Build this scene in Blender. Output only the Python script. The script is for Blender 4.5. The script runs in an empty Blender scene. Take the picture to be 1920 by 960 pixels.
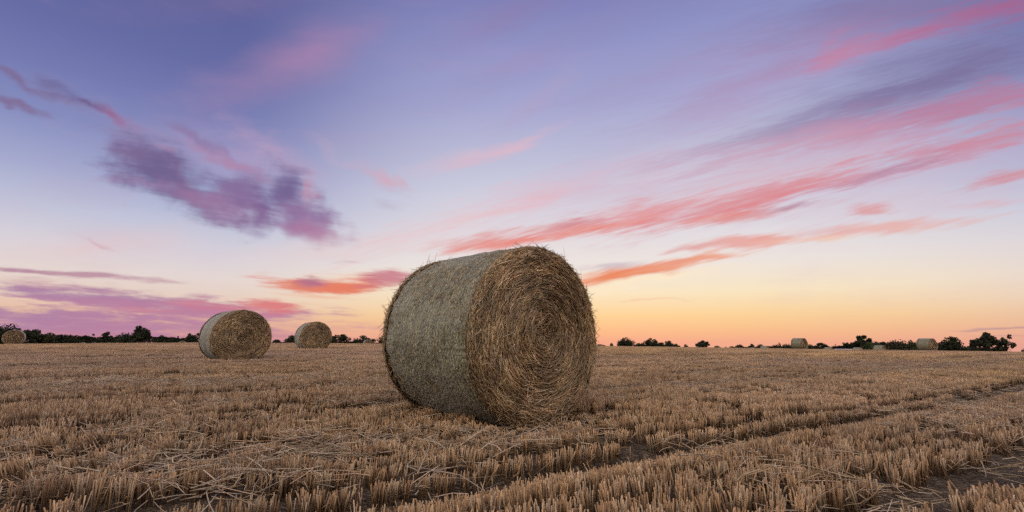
import bpy, math
import numpy as np
from mathutils import Matrix, Vector

R = math.radians
SC = bpy.context.scene
COL = SC.collection

# ------------------------------------------------------------------ camera
F_PX, EYE = 925.0, 0.66            # focal length in pixels of the 1920 frame, eye height over the stubble field
PITCH, ROLL = R(9.771), R(0.39)
cam_d = bpy.data.cameras.new('camera')
cam_d.sensor_width = 36.0
cam_d.lens = 36.0 * F_PX / 1920.0
cam_d.clip_start, cam_d.clip_end = 0.05, 20000.0
cam = bpy.data.objects.new('camera', cam_d)
COL.objects.link(cam)
M = Matrix.Rotation(R(90) + PITCH, 4, 'X') @ Matrix.Rotation(ROLL, 4, 'Z')
M.translation = (0, 0, EYE)
cam.matrix_world = M
SC.camera = cam
SC.render.resolution_x, SC.render.resolution_y = 1024, 512

# ------------------------------------------------------------------ view
SC.view_settings.view_transform = 'Standard'
SC.view_settings.look = 'None'
SC.view_settings.exposure = 0.0
SC.view_settings.gamma = 1.0
SC.view_settings.use_curve_mapping = False
SC.cycles.use_denoising = False
SC.cycles.use_adaptive_sampling = True
SC.cycles.adaptive_threshold = 0.015
SC.cycles.adaptive_min_samples = 16
SC.cycles.max_bounces = 6
SC.cycles.diffuse_bounces = 4
SC.cycles.transmission_bounces = 3
SC.cycles.transparent_max_bounces = 4

# ------------------------------------------------------------------ world: dusk sky
SUN_AZ, SUN_EL = R(11.5), R(4.0)      # azimuth from +Y towards +X: the afterglow right of the large bale


def lin(c):
    return tuple(((v / 255.0) / 12.92) if v / 255.0 <= 0.04045 else (((v / 255.0) + 0.055) / 1.055) ** 2.4 for v in c[:3]) + (1.0,)


world = bpy.data.worlds.new("World")
SC.world = world
world.use_nodes = True
world.cycles.sampling_method = 'NONE'
W = world.node_tree
W.nodes.clear()


class NT:
    """small helper for node trees"""
    def __init__(self, tree): self.t = tree
    def n(self, typ, **kw):
        o = self.t.nodes.new(typ)
        for k, v in kw.items(): setattr(o, k, v)
        return o
    def link(self, a, b): self.t.links.new(a, b)
    def put(self, sock, v):
        if isinstance(v, bpy.types.NodeSocket): self.link(v, sock)
        elif v is not None: sock.default_value = v
    def math(self, op, a, b=None, c=None, clamp=False):
        o = self.n('ShaderNodeMath', operation=op, use_clamp=clamp)
        for s, v in zip(o.inputs, (a, b, c)): self.put(s, v)
        return o.outputs[0]
    def vec(self, op, a, b=None, scale=None):
        o = self.n('ShaderNodeVectorMath', operation=op)
        self.put(o.inputs[0], a); self.put(o.inputs[1], b)
        if scale is not None: self.put(o.inputs['Scale'], scale)
        return o.outputs['Value'] if op in ('DOT_PRODUCT', 'LENGTH', 'DISTANCE') else o.outputs[0]
    def smooth(self, v, a, b, lo=0.0, hi=1.0):
        o = self.n('ShaderNodeMapRange', interpolation_type='SMOOTHSTEP')
        for s, x in zip(o.inputs, (v, a, b, lo, hi)): self.put(s, x)
        return o.outputs[0]
    def mix(self, f, a, b, blend='MIX'):
        o = self.n('ShaderNodeMix', data_type='RGBA', blend_type=blend)
        self.put(o.inputs[0], f); self.put(o.inputs[6], a); self.put(o.inputs[7], b)
        return o.outputs[2]
    def ramp(self, f, stops, interp='LINEAR'):
        o = self.n('ShaderNodeValToRGB')
        e = o.color_ramp
        e.interpolation = interp
        while len(e.elements) > 1: e.elements.remove(e.elements[-1])
        e.elements[0].position, e.elements[0].color = stops[0]
        for p, c in stops[1:]:
            k = e.elements.new(p); k.color = c
        self.put(o.inputs[0], f)
        return o.outputs[0]
    def mapping(self, v, loc=(0, 0, 0), rot=(0, 0, 0), scale=(1, 1, 1), typ='POINT'):
        o = self.n('ShaderNodeMapping', vector_type=typ)
        self.put(o.inputs[0], v)
        o.inputs['Location'].default_value = loc
        o.inputs['Rotation'].default_value = rot
        o.inputs['Scale'].default_value = scale
        return o.outputs[0]
    def noise(self, v, scale=1.0, detail=4.0, rough=0.55, dist=0.0, out=0):
        o = self.n('ShaderNodeTexNoise')
        self.put(o.inputs['Vector'], v)
        o.inputs['Scale'].default_value = scale
        o.inputs['Detail'].default_value = detail
        o.inputs['Roughness'].default_value = rough
        o.inputs['Distortion'].default_value = dist
        return o.outputs[out]


g = NT(W)
D = g.vec('NORMALIZE', g.n('ShaderNodeTexCoord').outputs['Generated'])
sep = g.n('ShaderNodeSeparateXYZ'); g.link(D, sep.inputs[0])
dx, dy, dz = sep.outputs


def ramp_of(stops):   # (height of the direction 0..1, sRGB)
    return g.ramp(dz, [(p, lin(c)) for p, c in stops])


toward = ramp_of([(0.0, (240, 170, 140)), (0.016, (245, 184, 138)), (0.05, (249, 209, 152)), (0.095, (247, 228, 194)), (0.148, (236, 227, 221)),
                  (0.202, (226, 220, 224)), (0.275, (210, 210, 224)), (0.355, (190, 191, 216)), (0.447, (166, 167, 208)), (0.53, (147, 150, 199)),
                  (0.605, (127, 129, 184)), (0.8, (92, 96, 152)), (1.0, (76, 84, 138))])
aside = ramp_of([(0.0, (224, 158, 148)), (0.037, (229, 186, 160)), (0.066, (230, 205, 190)), (0.103, (227, 213, 209)), (0.139, (217, 209, 216)),
                 (0.191, (193, 196, 217)), (0.249, (164, 169, 205)), (0.318, (133, 141, 190)), (0.38, (117, 123, 177)), (0.444, (102, 108, 164)),
                 (0.6, (84, 90, 146)), (1.0, (76, 84, 138))])
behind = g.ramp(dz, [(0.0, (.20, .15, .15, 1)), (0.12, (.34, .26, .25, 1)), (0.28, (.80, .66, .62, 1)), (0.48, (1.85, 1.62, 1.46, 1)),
                     (0.7, (1.95, 1.86, 1.90, 1)), (0.88, (1.05, 1.10, 1.38, 1)), (1.0, (.45, .50, .75, 1))])      # sky behind the camera, raised far above dusk brightness as added fill light
hor = g.math('SQRT', g.math('ADD', g.math('MULTIPLY', dx, dx), g.math('MULTIPLY', dy, dy)))
sd = g.math('ADD', g.math('MULTIPLY', dx, math.sin(SUN_AZ)), g.math('MULTIPLY', dy, math.cos(SUN_AZ)))
azf = g.math('DIVIDE', sd, g.math('MAXIMUM', hor, 0.02))
sky = g.mix(g.smooth(azf, 0.72, 0.99), aside, toward)
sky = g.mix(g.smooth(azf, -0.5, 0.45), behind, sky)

# cloud chart: directions flattened onto a plane fixed in the sky, towards the afterglow (units of 1000 px of the survey photograph)
Rm = M.to_3x3()
AX, AU, AF = Rm.col[0], Rm.col[1], -Rm.col[2]
ca = g.vec('DOT_PRODUCT', D, tuple(AX)); cb = g.vec('DOT_PRODUCT', D, tuple(AF)); cu = g.vec('DOT_PRODUCT', D, tuple(AU))
den = g.math('DIVIDE', F_PX / 1000.0, g.math('MAXIMUM', cb, 0.08))
comb = g.n('ShaderNodeCombineXYZ')
g.link(g.math('MULTIPLY', ca, den), comb.inputs[0]); g.link(g.math('MULTIPLY', cu, den), comb.inputs[1])
comb.inputs[2].default_value = 1.0
chart = comb.outputs[0]


def streak(ang, sx, sy, detail, rough, seed, out=0, dist=0.0):
    v = g.mapping(chart, loc=(0, 0, seed), rot=(0, 0, -R(ang)), scale=(1, 1, 1))
    v = g.mapping(v, scale=(sx, sy, 1))
    return g.noise(v, 1.0, detail, rough, dist, out)


def warped(ang, sx, sy, seed, amp):
    c = streak(ang, sx, sy, 3.0, 0.55, seed, 1)
    return g.vec('ADD', chart, g.vec('MULTIPLY', g.vec('SUBTRACT', c, (0.5, 0.5, 0.5)), (amp * 1.5, amp, 0)))


NR = g.math('ADD', g.math('MULTIPLY', streak(13, 5, 34, 5.0, 0.62, 3.1), 0.55), g.math('MULTIPLY', streak(15, 12, 150, 4.0, 0.62, 13.1, dist=0.4), 0.45))   # long streaks on the right
NL = streak(-14, 12, 42, 6.0, 0.62, 9.4, dist=0.3)     # streaks on the left
NC = streak(-9, 6, 40, 5.0, 0.6, 5.7)                  # drag marks in the puffed cloud on the left
NP = streak(-30, 11, 13, 4.0, 0.6, 7.7)                # its puffs
NH = streak(-3, 9, 70, 6.0, 0.65, 1.3, dist=0.2)       # flat bars low over the horizon
NM = g.math('ADD', g.math('MULTIPLY', NC, 0.5), g.math('MULTIPLY', NP, 0.5))
WR, WL, WH = warped(12, 5, 16, 21.0, 0.05), warped(-25, 9, 9, 31.0, 0.075), warped(-3, 5, 22, 41.0, 0.035)
FIELD = {'R': (WR, NR, 3.9), 'L': (WL, NL, 2.4), 'M': (WL, NM, 3.2), 'H': (WH, NH, 3.0), 'S': (WR, NR, 2.0), 'P': (WR, NM, 0.9)}

# x, y, half length, half width, rise (deg), colour, density, field, edge softness
CLOUDS = [
    # soft violet and pink veils high up
    (1680, 20, 330, 55, 8, (110, 92, 146), .60, 'S', 1.0), (1800, 120, 300, 60, 12, (108, 98, 150), .55, 'S', 1.0),
    (1700, 180, 420, 55, 15, (122, 108, 158), .60, 'S', 1.0),
    (590, 95, 130, 55, 20, (192, 130, 172), .65, 'P', 1.1), (480, 150, 230, 50, 22, (160, 130, 176), .55, 'P', 1.1), (400, 10, 260, 40, 4, (124, 106, 160), .40, 'P', 1.1),
    (940, 35, 170, 38, 25, (146, 122, 170), .55, 'P', 1.1), (1240, 130, 260, 45, 22, (160, 144, 190), .45, 'S', 1.1),
    (1450, 130, 240, 34, 22, (172, 130, 172), .60, 'S', 1.0), (1620, 95, 120, 22, 20, (206, 118, 154), .75, 'R', .9),
    (1560, 118, 60, 12, 28, (214, 122, 150), .6, 'R', .9), (1560, 82, 40, 12, 40, (200, 122, 158), .55, 'R', .9),
    (1740, 58, 130, 24, 16, (190, 106, 148), .75, 'R', .9), (1880, 15, 170, 30, 18, (182, 92, 138), .85, 'R', .9),
    # dark violet band and the broad rose band under it
    (1640, 195, 300, 18, 20, (124, 110, 158), .50, 'R', .8), (1500, 225, 260, 14, 17, (130, 116, 164), .6, 'R', .8), (1780, 135, 220, 18, 20, (118, 104, 156), .32, 'R', .9),
    (1640, 236, 380, 26, 12, (192, 128, 166), .85, 'R', .8), (1830, 200, 230, 26, 13, (188, 112, 148), .85, 'R', .8), (1580, 258, 240, 9, 11, (206, 140, 166), .65, 'R', .8),
    (1770, 222, 220, 7, 12, (184, 104, 142), .6, 'R', .8),
    (1560, 60, 380, 40, 16, (172, 130, 176), .38, 'S', 1.1), (1380, 190, 300, 34, 20, (176, 142, 188), .5, 'S', 1.1), (1010, 100, 240, 40, 24, (150, 134, 186), .4, 'S', 1.1), (1100, 330, 240, 30, 18, (214, 178, 202), .5, 'S', 1.1),
    # pink haze between the bands
    (1650, 330, 420, 60, 12, (206, 172, 200), .60, 'S', 1.1), (1200, 350, 380, 40, 14, (224, 196, 208), .6, 'S', 1.1),
    (1560, 290, 420, 40, 13, (204, 168, 196), .55, 'S', 1.0), (1250, 300, 300, 50, 16, (204, 180, 206), .5, 'S', 1.1), (1750, 380, 260, 40, 8, (216, 186, 204), .5, 'S', 1.1),
    (1340, 372, 330, 38, 14, (230, 170, 176), .6, 'S', 1.0),
    # long coral streak
    (1860, 256, 200, 15, 13, (214, 118, 136), .85, 'R', .8), (1680, 312, 240, 18, 16, (208, 136, 160), .80, 'R', .8), (1660, 320, 120, 9, 17, (164, 118, 156), .65, 'R', .8),
    (1470, 358, 200, 18, 13, (220, 138, 150), .90, 'R', .8), (1360, 385, 200, 17, 14, (226, 136, 142), .90, 'R', .8), (1200, 402, 130, 16, 15, (234, 130, 130), .90, 'R', .8),
    (1060, 433, 130, 15, 7, (232, 128, 124), .95, 'R', .8), (920, 455, 90, 13, 5, (234, 128, 120), .90, 'R', .8), (1080, 422, 70, 7, 8, (198, 118, 138), .5, 'R', .9),
    (1410, 404, 140, 10, 9, (226, 128, 128), .85, 'R', .8), (1490, 391, 50, 6, 8, (150, 120, 160), .65, 'R', .9), (1340, 412, 70, 8, 8, (234, 140, 130), .6, 'R', .9),
    (1130, 424, 110, 6, 12, (240, 126, 110), .7, 'S', .9), (980, 452, 120, 7, 7, (242, 126, 108), .8, 'S', .9), (1400, 384, 180, 6, 13, (232, 124, 128), .6, 'S', .9), (1330, 408, 110, 5, 9, (238, 132, 120), .6, 'S', .9),
    # pale pink veils in the middle
    (860, 410, 230, 24, 17, (240, 184, 186), .70, 'R', .9), (1020, 375, 120, 14, 18, (232, 184, 196), .5, 'R', .9), (960, 272, 105, 11, 21, (226, 178, 196), .75, 'R', .9),
    (890, 292, 120, 14, 14, (222, 184, 202), .6, 'R', .9), (1010, 190, 120, 24, 38, (180, 158, 196), .4, 'S', 1.0),
    # small ones on the right
    (1862, 334, 75, 11, 12, (220, 124, 132), .90, 'R', .8), (1640, 397, 46, 7, 4, (228, 140, 136), .85, 'R', .7), (1650, 425, 190, 9, 5, (238, 164, 152), .85, 'R', .8),
    (1860, 382, 80, 5, 3, (226, 170, 180), .6, 'R', .8), (1400, 457, 110, 10, 4, (238, 150, 138), .95, 'R', .7), (1300, 466, 60, 6, 5, (226, 150, 150), .7, 'R', .8), (1530, 449, 80, 5, 4, (246, 196, 168), .7, 'R', .8),
    (1220, 527, 190, 11, 9, (254, 232, 196), .95, 'S', .9), (1140, 498, 80, 7, 3, (190, 168, 186), .75, 'R', .8), (1200, 510, 125, 14, 8, (242, 134, 92), 1.0, 'S', .55), (1300, 494, 110, 8, 9, (244, 164, 134), .9, 'S', .6),
    (1290, 494, 70, 6, 8, (236, 146, 120), .8, 'R', .8), (1240, 562, 60, 2.5, 4, (244, 196, 160), .8, 'R', .8), (1183, 544, 14, 3, 10, (252, 234, 206), .9, 'R', .8),
    (1870, 617, 90, 2.5, 3, (184, 138, 150), .7, 'H', .8), (1880, 634, 60, 2, -1, (190, 134, 146), .6, 'H', .8),
    # left, high
    (190, 205, 170, 28, -22, (148, 134, 176), .60, 'L', 1.0), (40, 148, 130, 13, -25, (122, 100, 148), .75, 'L', .9), (30, 192, 70, 9, -20, (128, 98, 142), .75, 'L', .8),
    (200, 203, 62, 13, -25, (176, 102, 146), .85, 'L', .8), (160, 184, 80, 14, -25, (100, 88, 142), .9, 'L', .8), (230, 250, 120, 12, -17, (140, 128, 172), .5, 'L', 1.0),
    # left, the dark puffed cloud with its pink veil
    (440, 300, 190, 55, -14, (186, 156, 194), .65, 'P', 1.1), (500, 280, 120, 36, -25, (198, 158, 190), .55, 'L', 1.0),
    (380, 262, 75, 9, -32, (140, 114, 164), .7, 'L', .8), (430, 305, 80, 12, -30, (178, 128, 168), .75, 'L', .8), (340, 325, 60, 14, -50, (204, 132, 164), .6, 'L', .9),
    (262, 292, 58, 30, -35, (128, 108, 158), .80, 'M', .8), (330, 335, 120, 38, -26, (110, 94, 144), .97, 'M', .66), (290, 345, 90, 12, -8, (160, 114, 160), .5, 'L', .9),
    (410, 380, 90, 22, -18, (158, 114, 160), .85, 'M', .7), (445, 360, 40, 34, -50, (132, 104, 154), .85, 'M', .7), (478, 400, 42, 34, -55, (132, 98, 150), .97, 'M', .66),
    (535, 352, 56, 44, -20, (112, 94, 146), .97, 'M', .66), (582, 350, 14, 32, -8, (206, 132, 160), .65, 'M', .9), (560, 405, 55, 34, -40, (142, 104, 156), .90, 'M', .7),
    (590, 438, 68, 16, -12, (174, 118, 160), .85, 'M', .8),
    # left and middle wisps
    (690, 315, 90, 16, -32, (196, 170, 198), .6, 'L', 1.0), (735, 338, 42, 12, -22, (214, 166, 184), .8, 'L', .8), (728, 382, 32, 10, -4, (186, 178, 200), .6, 'L', .9),
    (190, 460, 190, 34, 6, (230, 196, 198), .75, 'P', 1.1), (180, 452, 40, 5, -18, (212, 160, 176), .6, 'L', .9), (650, 495, 28, 4, -3, (206, 176, 184), .7, 'H', .8),
    (600, 470, 160, 26, 4, (236, 200, 196), .5, 'P', 1.1),
    # left, low
    (150, 514, 175, 6, -5, (188, 138, 158), .9, 'H', .7), (30, 505, 60, 4, -4, (180, 130, 156), .8, 'H', .7),
    (70, 533, 90, 12, -5, (196, 142, 160), .75, 'H', .9), (190, 545, 120, 9, -5, (188, 138, 164), .7, 'H', .9),
    (250, 563, 270, 15, -5, (172, 122, 162), .98, 'H', .7), (120, 556, 130, 10, -6, (174, 124, 166), .9, 'H', .7), (330, 585, 260, 22, -3, (190, 124, 158), .98, 'H', .7),
    (80, 606, 260, 26, -2, (172, 124, 168), .98, 'H', .7), (250, 614, 330, 22, -2, (186, 126, 160), .95, 'H', .8), (330, 636, 330, 12, -1, (196, 128, 148), .8, 'H', .9),
    (505, 573, 60, 9, -3, (226, 118, 122), .95, 'H', .6), (430, 580, 80, 9, -4, (216, 116, 132), .7, 'H', .9), (350, 568, 60, 6, -3, (222, 124, 138), .6, 'H', .9), (270, 582, 70, 5, -2, (214, 124, 140), .6, 'H', .9),
    (655, 520, 80, 18, 2, (246, 206, 178), .7, 'P', 1.0), (600, 536, 105, 14, -2, (234, 126, 104), .98, 'H', .7), (665, 537, 55, 11, 3, (240, 122, 92), .95, 'H', .7), (588, 527, 26, 8, -2, (178, 106, 138), .85, 'H', .8),
    (735, 524, 55, 17, 3, (206, 116, 132), .9, 'H', .7), (600, 556, 70, 5, -3, (244, 168, 134), .7, 'H', .8),
]
FIELD = {k: (v[0], g.math('MULTIPLY_ADD', v[1], v[2], 1.45 - 0.5 * v[2])) for k, v in FIELD.items()}
cl = sky
for (x, y, hl, hw, an, c, dn, fk, soft) in CLOUDS:
    hw *= {'R': 1.22, 'M': 1.30, 'H': 1.12}.get(fk, 1.0)
    dn = min(1.0, dn * {'R': .80, 'M': 1.0, 'H': 1.0}.get(fk, 1.0))
    gy = sum(c) / 3
    c = tuple(v * .88 + gy * .12 for v in c)
    vv, thick = FIELD[fk]
    x0, y0, cs, sn = (x - 960) / 1000, (480 - y) / 1000, math.cos(R(an)), math.sin(R(an))
    ih, iw = 1000 / hl, 1000 / hw
    qx = g.vec('DOT_PRODUCT', vv, (cs * ih, sn * ih, -(x0 * cs + y0 * sn) * ih))
    qy = g.vec('DOT_PRODUCT', vv, (-sn * iw, cs * iw, -(-x0 * sn + y0 * cs) * iw))
    r_ = g.math('SQRT', g.math('MULTIPLY_ADD', qx, qx, g.math('MULTIPLY', qy, qy)))
    a_ = g.math('SUBTRACT', thick, r_)
    m_ = g.smooth(a_, 0.0, soft * 1.9, 0.0, dn)
    cl = g.mix(m_, cl, lin(c))
sky = g.mix(g.smooth(cb, 0.15, 0.35), sky, cl)
# faint broad streaks all over the dome so that the rest of the sky is not bare
vg = g.noise(g.mapping(D, rot=(0, 0, R(30)), scale=(1.2, 4.0, 9.0)), 1.6, 5.0, 0.6)
sky = g.mix(g.math('MULTIPLY', g.smooth(vg, 0.5, 0.72), g.smooth(cb, -0.1, 0.3, 0.4, 0.10)), sky, lin((196, 150, 180)))
nish = g.n('ShaderNodeTexSky', sky_type='NISHITA', sun_disc=False)
nish.sun_elevation, nish.sun_rotation = R(0.5), SUN_AZ
nish.altitude = 50
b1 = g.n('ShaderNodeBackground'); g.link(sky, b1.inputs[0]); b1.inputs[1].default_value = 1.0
b2 = g.n('ShaderNodeBackground'); g.link(nish.outputs[0], b2.inputs[0]); b2.inputs[1].default_value = 0.004
add = g.n('ShaderNodeAddShader'); g.link(b1.outputs[0], add.inputs[0]); g.link(b2.outputs[0], add.inputs[1])
wo = g.n('ShaderNodeOutputWorld'); g.link(add.outputs[0], wo.inputs[0])

sun_d = bpy.data.lights.new('sun', 'SUN')
sun_d.energy, sun_d.angle, sun_d.color = 0.35, R(14), (1.0, 0.62, 0.38)
sun = bpy.data.objects.new('sun', sun_d)
COL.objects.link(sun)
sdir = Vector((math.sin(SUN_AZ) * math.cos(SUN_EL), math.cos(SUN_AZ) * math.cos(SUN_EL), math.sin(SUN_EL)))
sun.rotation_euler = sdir.to_track_quat('Z', 'Y').to_euler()


# ------------------------------------------------------------------ helpers
def ray(px, py):
    a, b = (px - 960) / F_PX, (480 - py) / F_PX
    return Rm @ Vector((a, b, -1.0))


def tag(o, label=None, cat=None, group=None, kind=None):
    if label: o['label'] = label
    if cat: o['category'] = cat
    if group: o['group'] = group
    if kind: o['kind'] = kind
    return o


def mesh_of(name, V, faces, mat, cols=None, smooth=False, uv=None):
    """V (n,3); faces: list of int arrays (m,k)"""
    me = bpy.data.meshes.new(name)
    V = np.asarray(V, np.float32)
    me.vertices.add(len(V)); me.vertices.foreach_set('co', V.ravel())
    loops = np.concatenate([f.ravel() for f in faces]).astype(np.int32)
    sizes = np.concatenate([np.full(len(f), f.shape[1]) for f in faces]).astype(np.int32)
    starts = np.concatenate([[0], np.cumsum(sizes)[:-1]]).astype(np.int32)
    me.loops.add(len(loops)); me.loops.foreach_set('vertex_index', loops)
    me.polygons.add(len(sizes)); me.polygons.foreach_set('loop_start', starts)
    me.polygons.foreach_set('loop_total', sizes)
    if smooth: me.polygons.foreach_set('use_smooth', np.ones(len(sizes), bool))
    me.update(calc_edges=True)
    if cols is not None:
        at = me.color_attributes.new('Col', 'FLOAT_COLOR', 'POINT')
        c4 = np.ones((len(V), 4), np.float32); c4[:, :3] = cols
        at.data.foreach_set('color', c4.ravel())
    if uv is not None:
        at = me.attributes.new('surf', 'FLOAT_VECTOR', 'POINT')
        at.data.foreach_set('vector', np.asarray(uv, np.float32).ravel())
    me.materials.append(mat)
    me.validate()
    return me


def link(name, me, parent=None, col=None):
    o = bpy.data.objects.new(name, me)
    (col or COL).objects.link(o)
    if parent: o.parent = parent
    return o


def empty(name, loc=(0, 0, 0), rz=0.0):
    o = bpy.data.objects.new(name, None)
    o.empty_display_size = 0.3
    COL.objects.link(o); o.location = loc; o.rotation_euler = (0, 0, rz)
    return o


def tubes(P, rad, col, sides=3, rng=None, caps=True):
    """P (n,k,3) centre lines, rad (n,k), col (n,k,3) -> V, faces, cols"""
    n, k, _ = P.shape
    T = np.gradient(P, axis=1)
    T /= np.linalg.norm(T, axis=2, keepdims=True) + 1e-9
    ref = rng.normal(size=(n, 1, 3)) if rng is not None else np.tile([[[0.3, 0.9, 0.2]]], (n, 1, 1))
    A = np.cross(T, np.repeat(ref, k, 1)); A /= np.linalg.norm(A, axis=2, keepdims=True) + 1e-9
    B = np.cross(T, A)
    th = np.arange(sides) * 2 * np.pi / sides
    ring = A[:, :, None, :] * np.cos(th)[None, None, :, None] + B[:, :, None, :] * np.sin(th)[None, None, :, None]
    V = P[:, :, None, :] + ring * rad[:, :, None, None]
    idx = np.arange(n * k * sides).reshape(n, k, sides)
    q = np.stack([idx[:, :-1, :], np.roll(idx, -1, 2)[:, :-1, :], np.roll(idx, -1, 2)[:, 1:, :], idx[:, 1:, :]], -1).reshape(-1, 4)
    faces = [q]
    if caps: faces += [idx[:, -1, :].reshape(-1, sides)]
    C = np.repeat(col[:, :, None, :], sides, 2).reshape(-1, 3)
    return V.reshape(-1, 3), faces, C


def join(parts):
    V, Fs, C, off = [], {}, [], 0
    for v, fs, c in parts:
        V.append(v); C.append(c)
        for f in fs: Fs.setdefault(f.shape[1], []).append(f + off)
        off += len(v)
    return np.concatenate(V), [np.concatenate(f) for f in Fs.values()], np.concatenate(C)


STRAW = np.array([(0.50, 0.355, 0.205), (0.42, 0.285, 0.155), (0.55, 0.43, 0.285), (0.36, 0.235, 0.125), (0.45, 0.36, 0.25), (0.60, 0.48, 0.32), (0.27, 0.175, 0.10)])


def straw_cols(rng, n, p=None):
    c = STRAW[rng.choice(len(STRAW), n, p=p)]
    return c * rng.uniform(0.75, 1.15, (n, 1)) * rng.normal(1, 0.03, (n, 3))


def vnoise(x, y, seed=0):
    """smooth value noise on arrays"""
    xi, yi = np.floor(x).astype(np.int64), np.floor(y).astype(np.int64)
    fx, fy = x - xi, y - yi
    fx, fy = fx * fx * (3 - 2 * fx), fy * fy * (3 - 2 * fy)
    def h(a, b):
        v = np.sin(a * 127.1 + b * 311.7 + seed * 74.7) * 43758.5453
        return v - np.floor(v)
    return (h(xi, yi) * (1 - fx) + h(xi + 1, yi) * fx) * (1 - fy) + (h(xi, yi + 1) * (1 - fx) + h(xi + 1, yi + 1) * fx) * fy


# ------------------------------------------------------------------ materials
def material(name):
    m = bpy.data.materials.new(name); m.use_nodes = True
    m.node_tree.nodes.clear()
    return m, NT(m.node_tree)


def straw_material(name, tint=(1, 1, 1), instanced=False, world_var=0.0, translucent=0.15, fiber=False):
    m, t = material(name)
    a = t.n('ShaderNodeAttribute', attribute_name='Col').outputs['Color']
    c = t.mix(1.0, a, (*tint, 1), 'MULTIPLY')
    if instanced:
        it = t.n('ShaderNodeAttribute', attribute_name='tint', attribute_type='INSTANCER').outputs['Color']
        c = t.mix(1.0, c, it, 'MULTIPLY')
    if world_var:
        pos = t.n('ShaderNodeNewGeometry').outputs['Position']
        nz = t.noise(pos, 6.0, 5.0, 0.6)
        c = t.mix(1.0, c, t.ramp(nz, [(0.3, (0.72, 0.68, 0.66, 1)), (0.7, (1.2, 1.12, 1.0, 1))]), 'MULTIPLY')
    b = t.n('ShaderNodeBsdfPrincipled')
    t.put(b.inputs['Base Color'], c)
    b.inputs['Roughness'].default_value = 0.55
    b.inputs['Specular IOR Level'].default_value = 0.35
    out = t.n('ShaderNodeOutputMaterial')
    if translucent:
        tr = t.n('ShaderNodeBsdfTranslucent'); t.put(tr.inputs[0], c)
        mx = t.n('ShaderNodeMixShader'); mx.inputs[0].default_value = translucent
        t.link(b.outputs[0], mx.inputs[1]); t.link(tr.outputs[0], mx.inputs[2]); t.link(mx.outputs[0], out.inputs[0])
    else:
        t.link(b.outputs[0], out.inputs[0])
    return m


M_STUB = straw_material('stubble_straw', (.86, .83, .795), True, 0.0, 0.18)
M_LOOSE = straw_material('loose_straw', (1.12, 1.1, 1.12), True, 0.0, 0.12)
M_BALE = straw_material('bale_straw', (1.17, 1.20, 1.17), False, 1.0, 0.08)

# net wrapped side of a bale
M_NET, t = material('net_wrap')
uv = t.n('ShaderNodeAttribute', attribute_name='surf').outputs['Vector']       # (metres round the bale, metres across, 0)
n1 = t.noise(t.mapping(uv, rot=(0, 0, R(12)), scale=(26, 100, 1)), 1.0, 4.0, 0.68)
n2 = t.noise(t.mapping(uv, rot=(0, 0, R(-14)), scale=(30, 100, 1), loc=(7, 3, 1)), 1.0, 3.0, 0.7)
n3 = t.noise(t.mapping(uv, scale=(3, 14, 1)), 1.0, 6.0, 0.65)
sepu = t.n('ShaderNodeSeparateXYZ'); t.link(uv, sepu.inputs[0])
zig = t.math('PINGPONG', t.math('MULTIPLY', sepu.outputs[0], 1 / 0.06), 0.5)
thr = t.math('FRACT', t.math('ADD', t.math('MULTIPLY', sepu.outputs[1], 1 / 0.034), t.math('MULTIPLY', zig, 1.0)))
thread = t.smooth(t.math('ABSOLUTE', t.math('SUBTRACT', thr, 0.5)), 0.06, 0.16, 1.0, 0.0)
warp = t.math('FRACT', t.math('MULTIPLY', sepu.outputs[1], 1 / 0.034))
thread2 = t.smooth(t.math('ABSOLUTE', t.math('SUBTRACT', warp, 0.5)), 0.05, 0.14, 1.0, 0.0)
straw_c = t.ramp(n1, [(0.38, (0.032, 0.028, 0.011, 1)), (0.49, (0.135, 0.118, 0.048, 1)), (0.62, (0.36, 0.32, 0.16, 1))])
netf = t.math('MULTIPLY', t.math('MAXIMUM', thread, thread2), t.smooth(n2, 0.44, 0.60, 0.08, 0.75))
cc = t.mix(netf, straw_c, (0.53, 0.50, 0.35, 1))
cc = t.mix(1.0, cc, t.ramp(n3, [(0.3, (0.55, 0.56, 0.46, 1)), (0.7, (1.32, 1.28, 1.22, 1))]), 'MULTIPLY')
b = t.n('ShaderNodeBsdfPrincipled'); t.put(b.inputs['Base Color'], cc)
b.inputs['Roughness'].default_value = 0.5
b.inputs['Specular IOR Level'].default_value = 0.6
b.inputs['Sheen Weight'].default_value = 0.4
b.inputs['Sheen Roughness'].default_value = 0.45
bp = t.n('ShaderNodeBump'); bp.inputs['Strength'].default_value = 0.9; bp.inputs['Distance'].default_value = 0.008
t.put(bp.inputs['Height'], t.math('ADD', t.math('MULTIPLY', n1, 1.0), t.math('MULTIPLY', netf, 0.25)))
t.link(bp.outputs[0], b.inputs['Normal'])
o = t.n('ShaderNodeOutputMaterial'); t.link(b.outputs[0], o.inputs[0])

# soil
M_SOIL, t = material('soil_with_chaff')
pos = t.n('ShaderNodeNewGeometry').outputs['Position']
a1 = t.noise(pos, 3.0, 6.0, 0.65); a2 = t.noise(pos, 60.0, 4.0, 0.7); a3 = t.noise(t.mapping(pos, rot=(0, 0, R(33)), scale=(30, 160, 20)), 1.0, 3.0, 0.7)
c = t.ramp(a1, [(0.35, (0.034, 0.021, 0.012, 1)), (0.65, (0.075, 0.048, 0.028, 1))])
c = t.mix(t.smooth(a3, 0.50, 0.60, 0.0, 0.8), c, (0.26, 0.19, 0.12, 1))
c = t.mix(1.0, c, t.ramp(a2, [(0.3, (0.6, 0.6, 0.6, 1)), (0.7, (1.3, 1.3, 1.3, 1))]), 'MULTIPLY')
b = t.n('ShaderNodeBsdfPrincipled'); t.put(b.inputs['Base Color'], c); b.inputs['Roughness'].default_value = 0.95
b.inputs['Specular IOR Level'].default_value = 0.2
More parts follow.
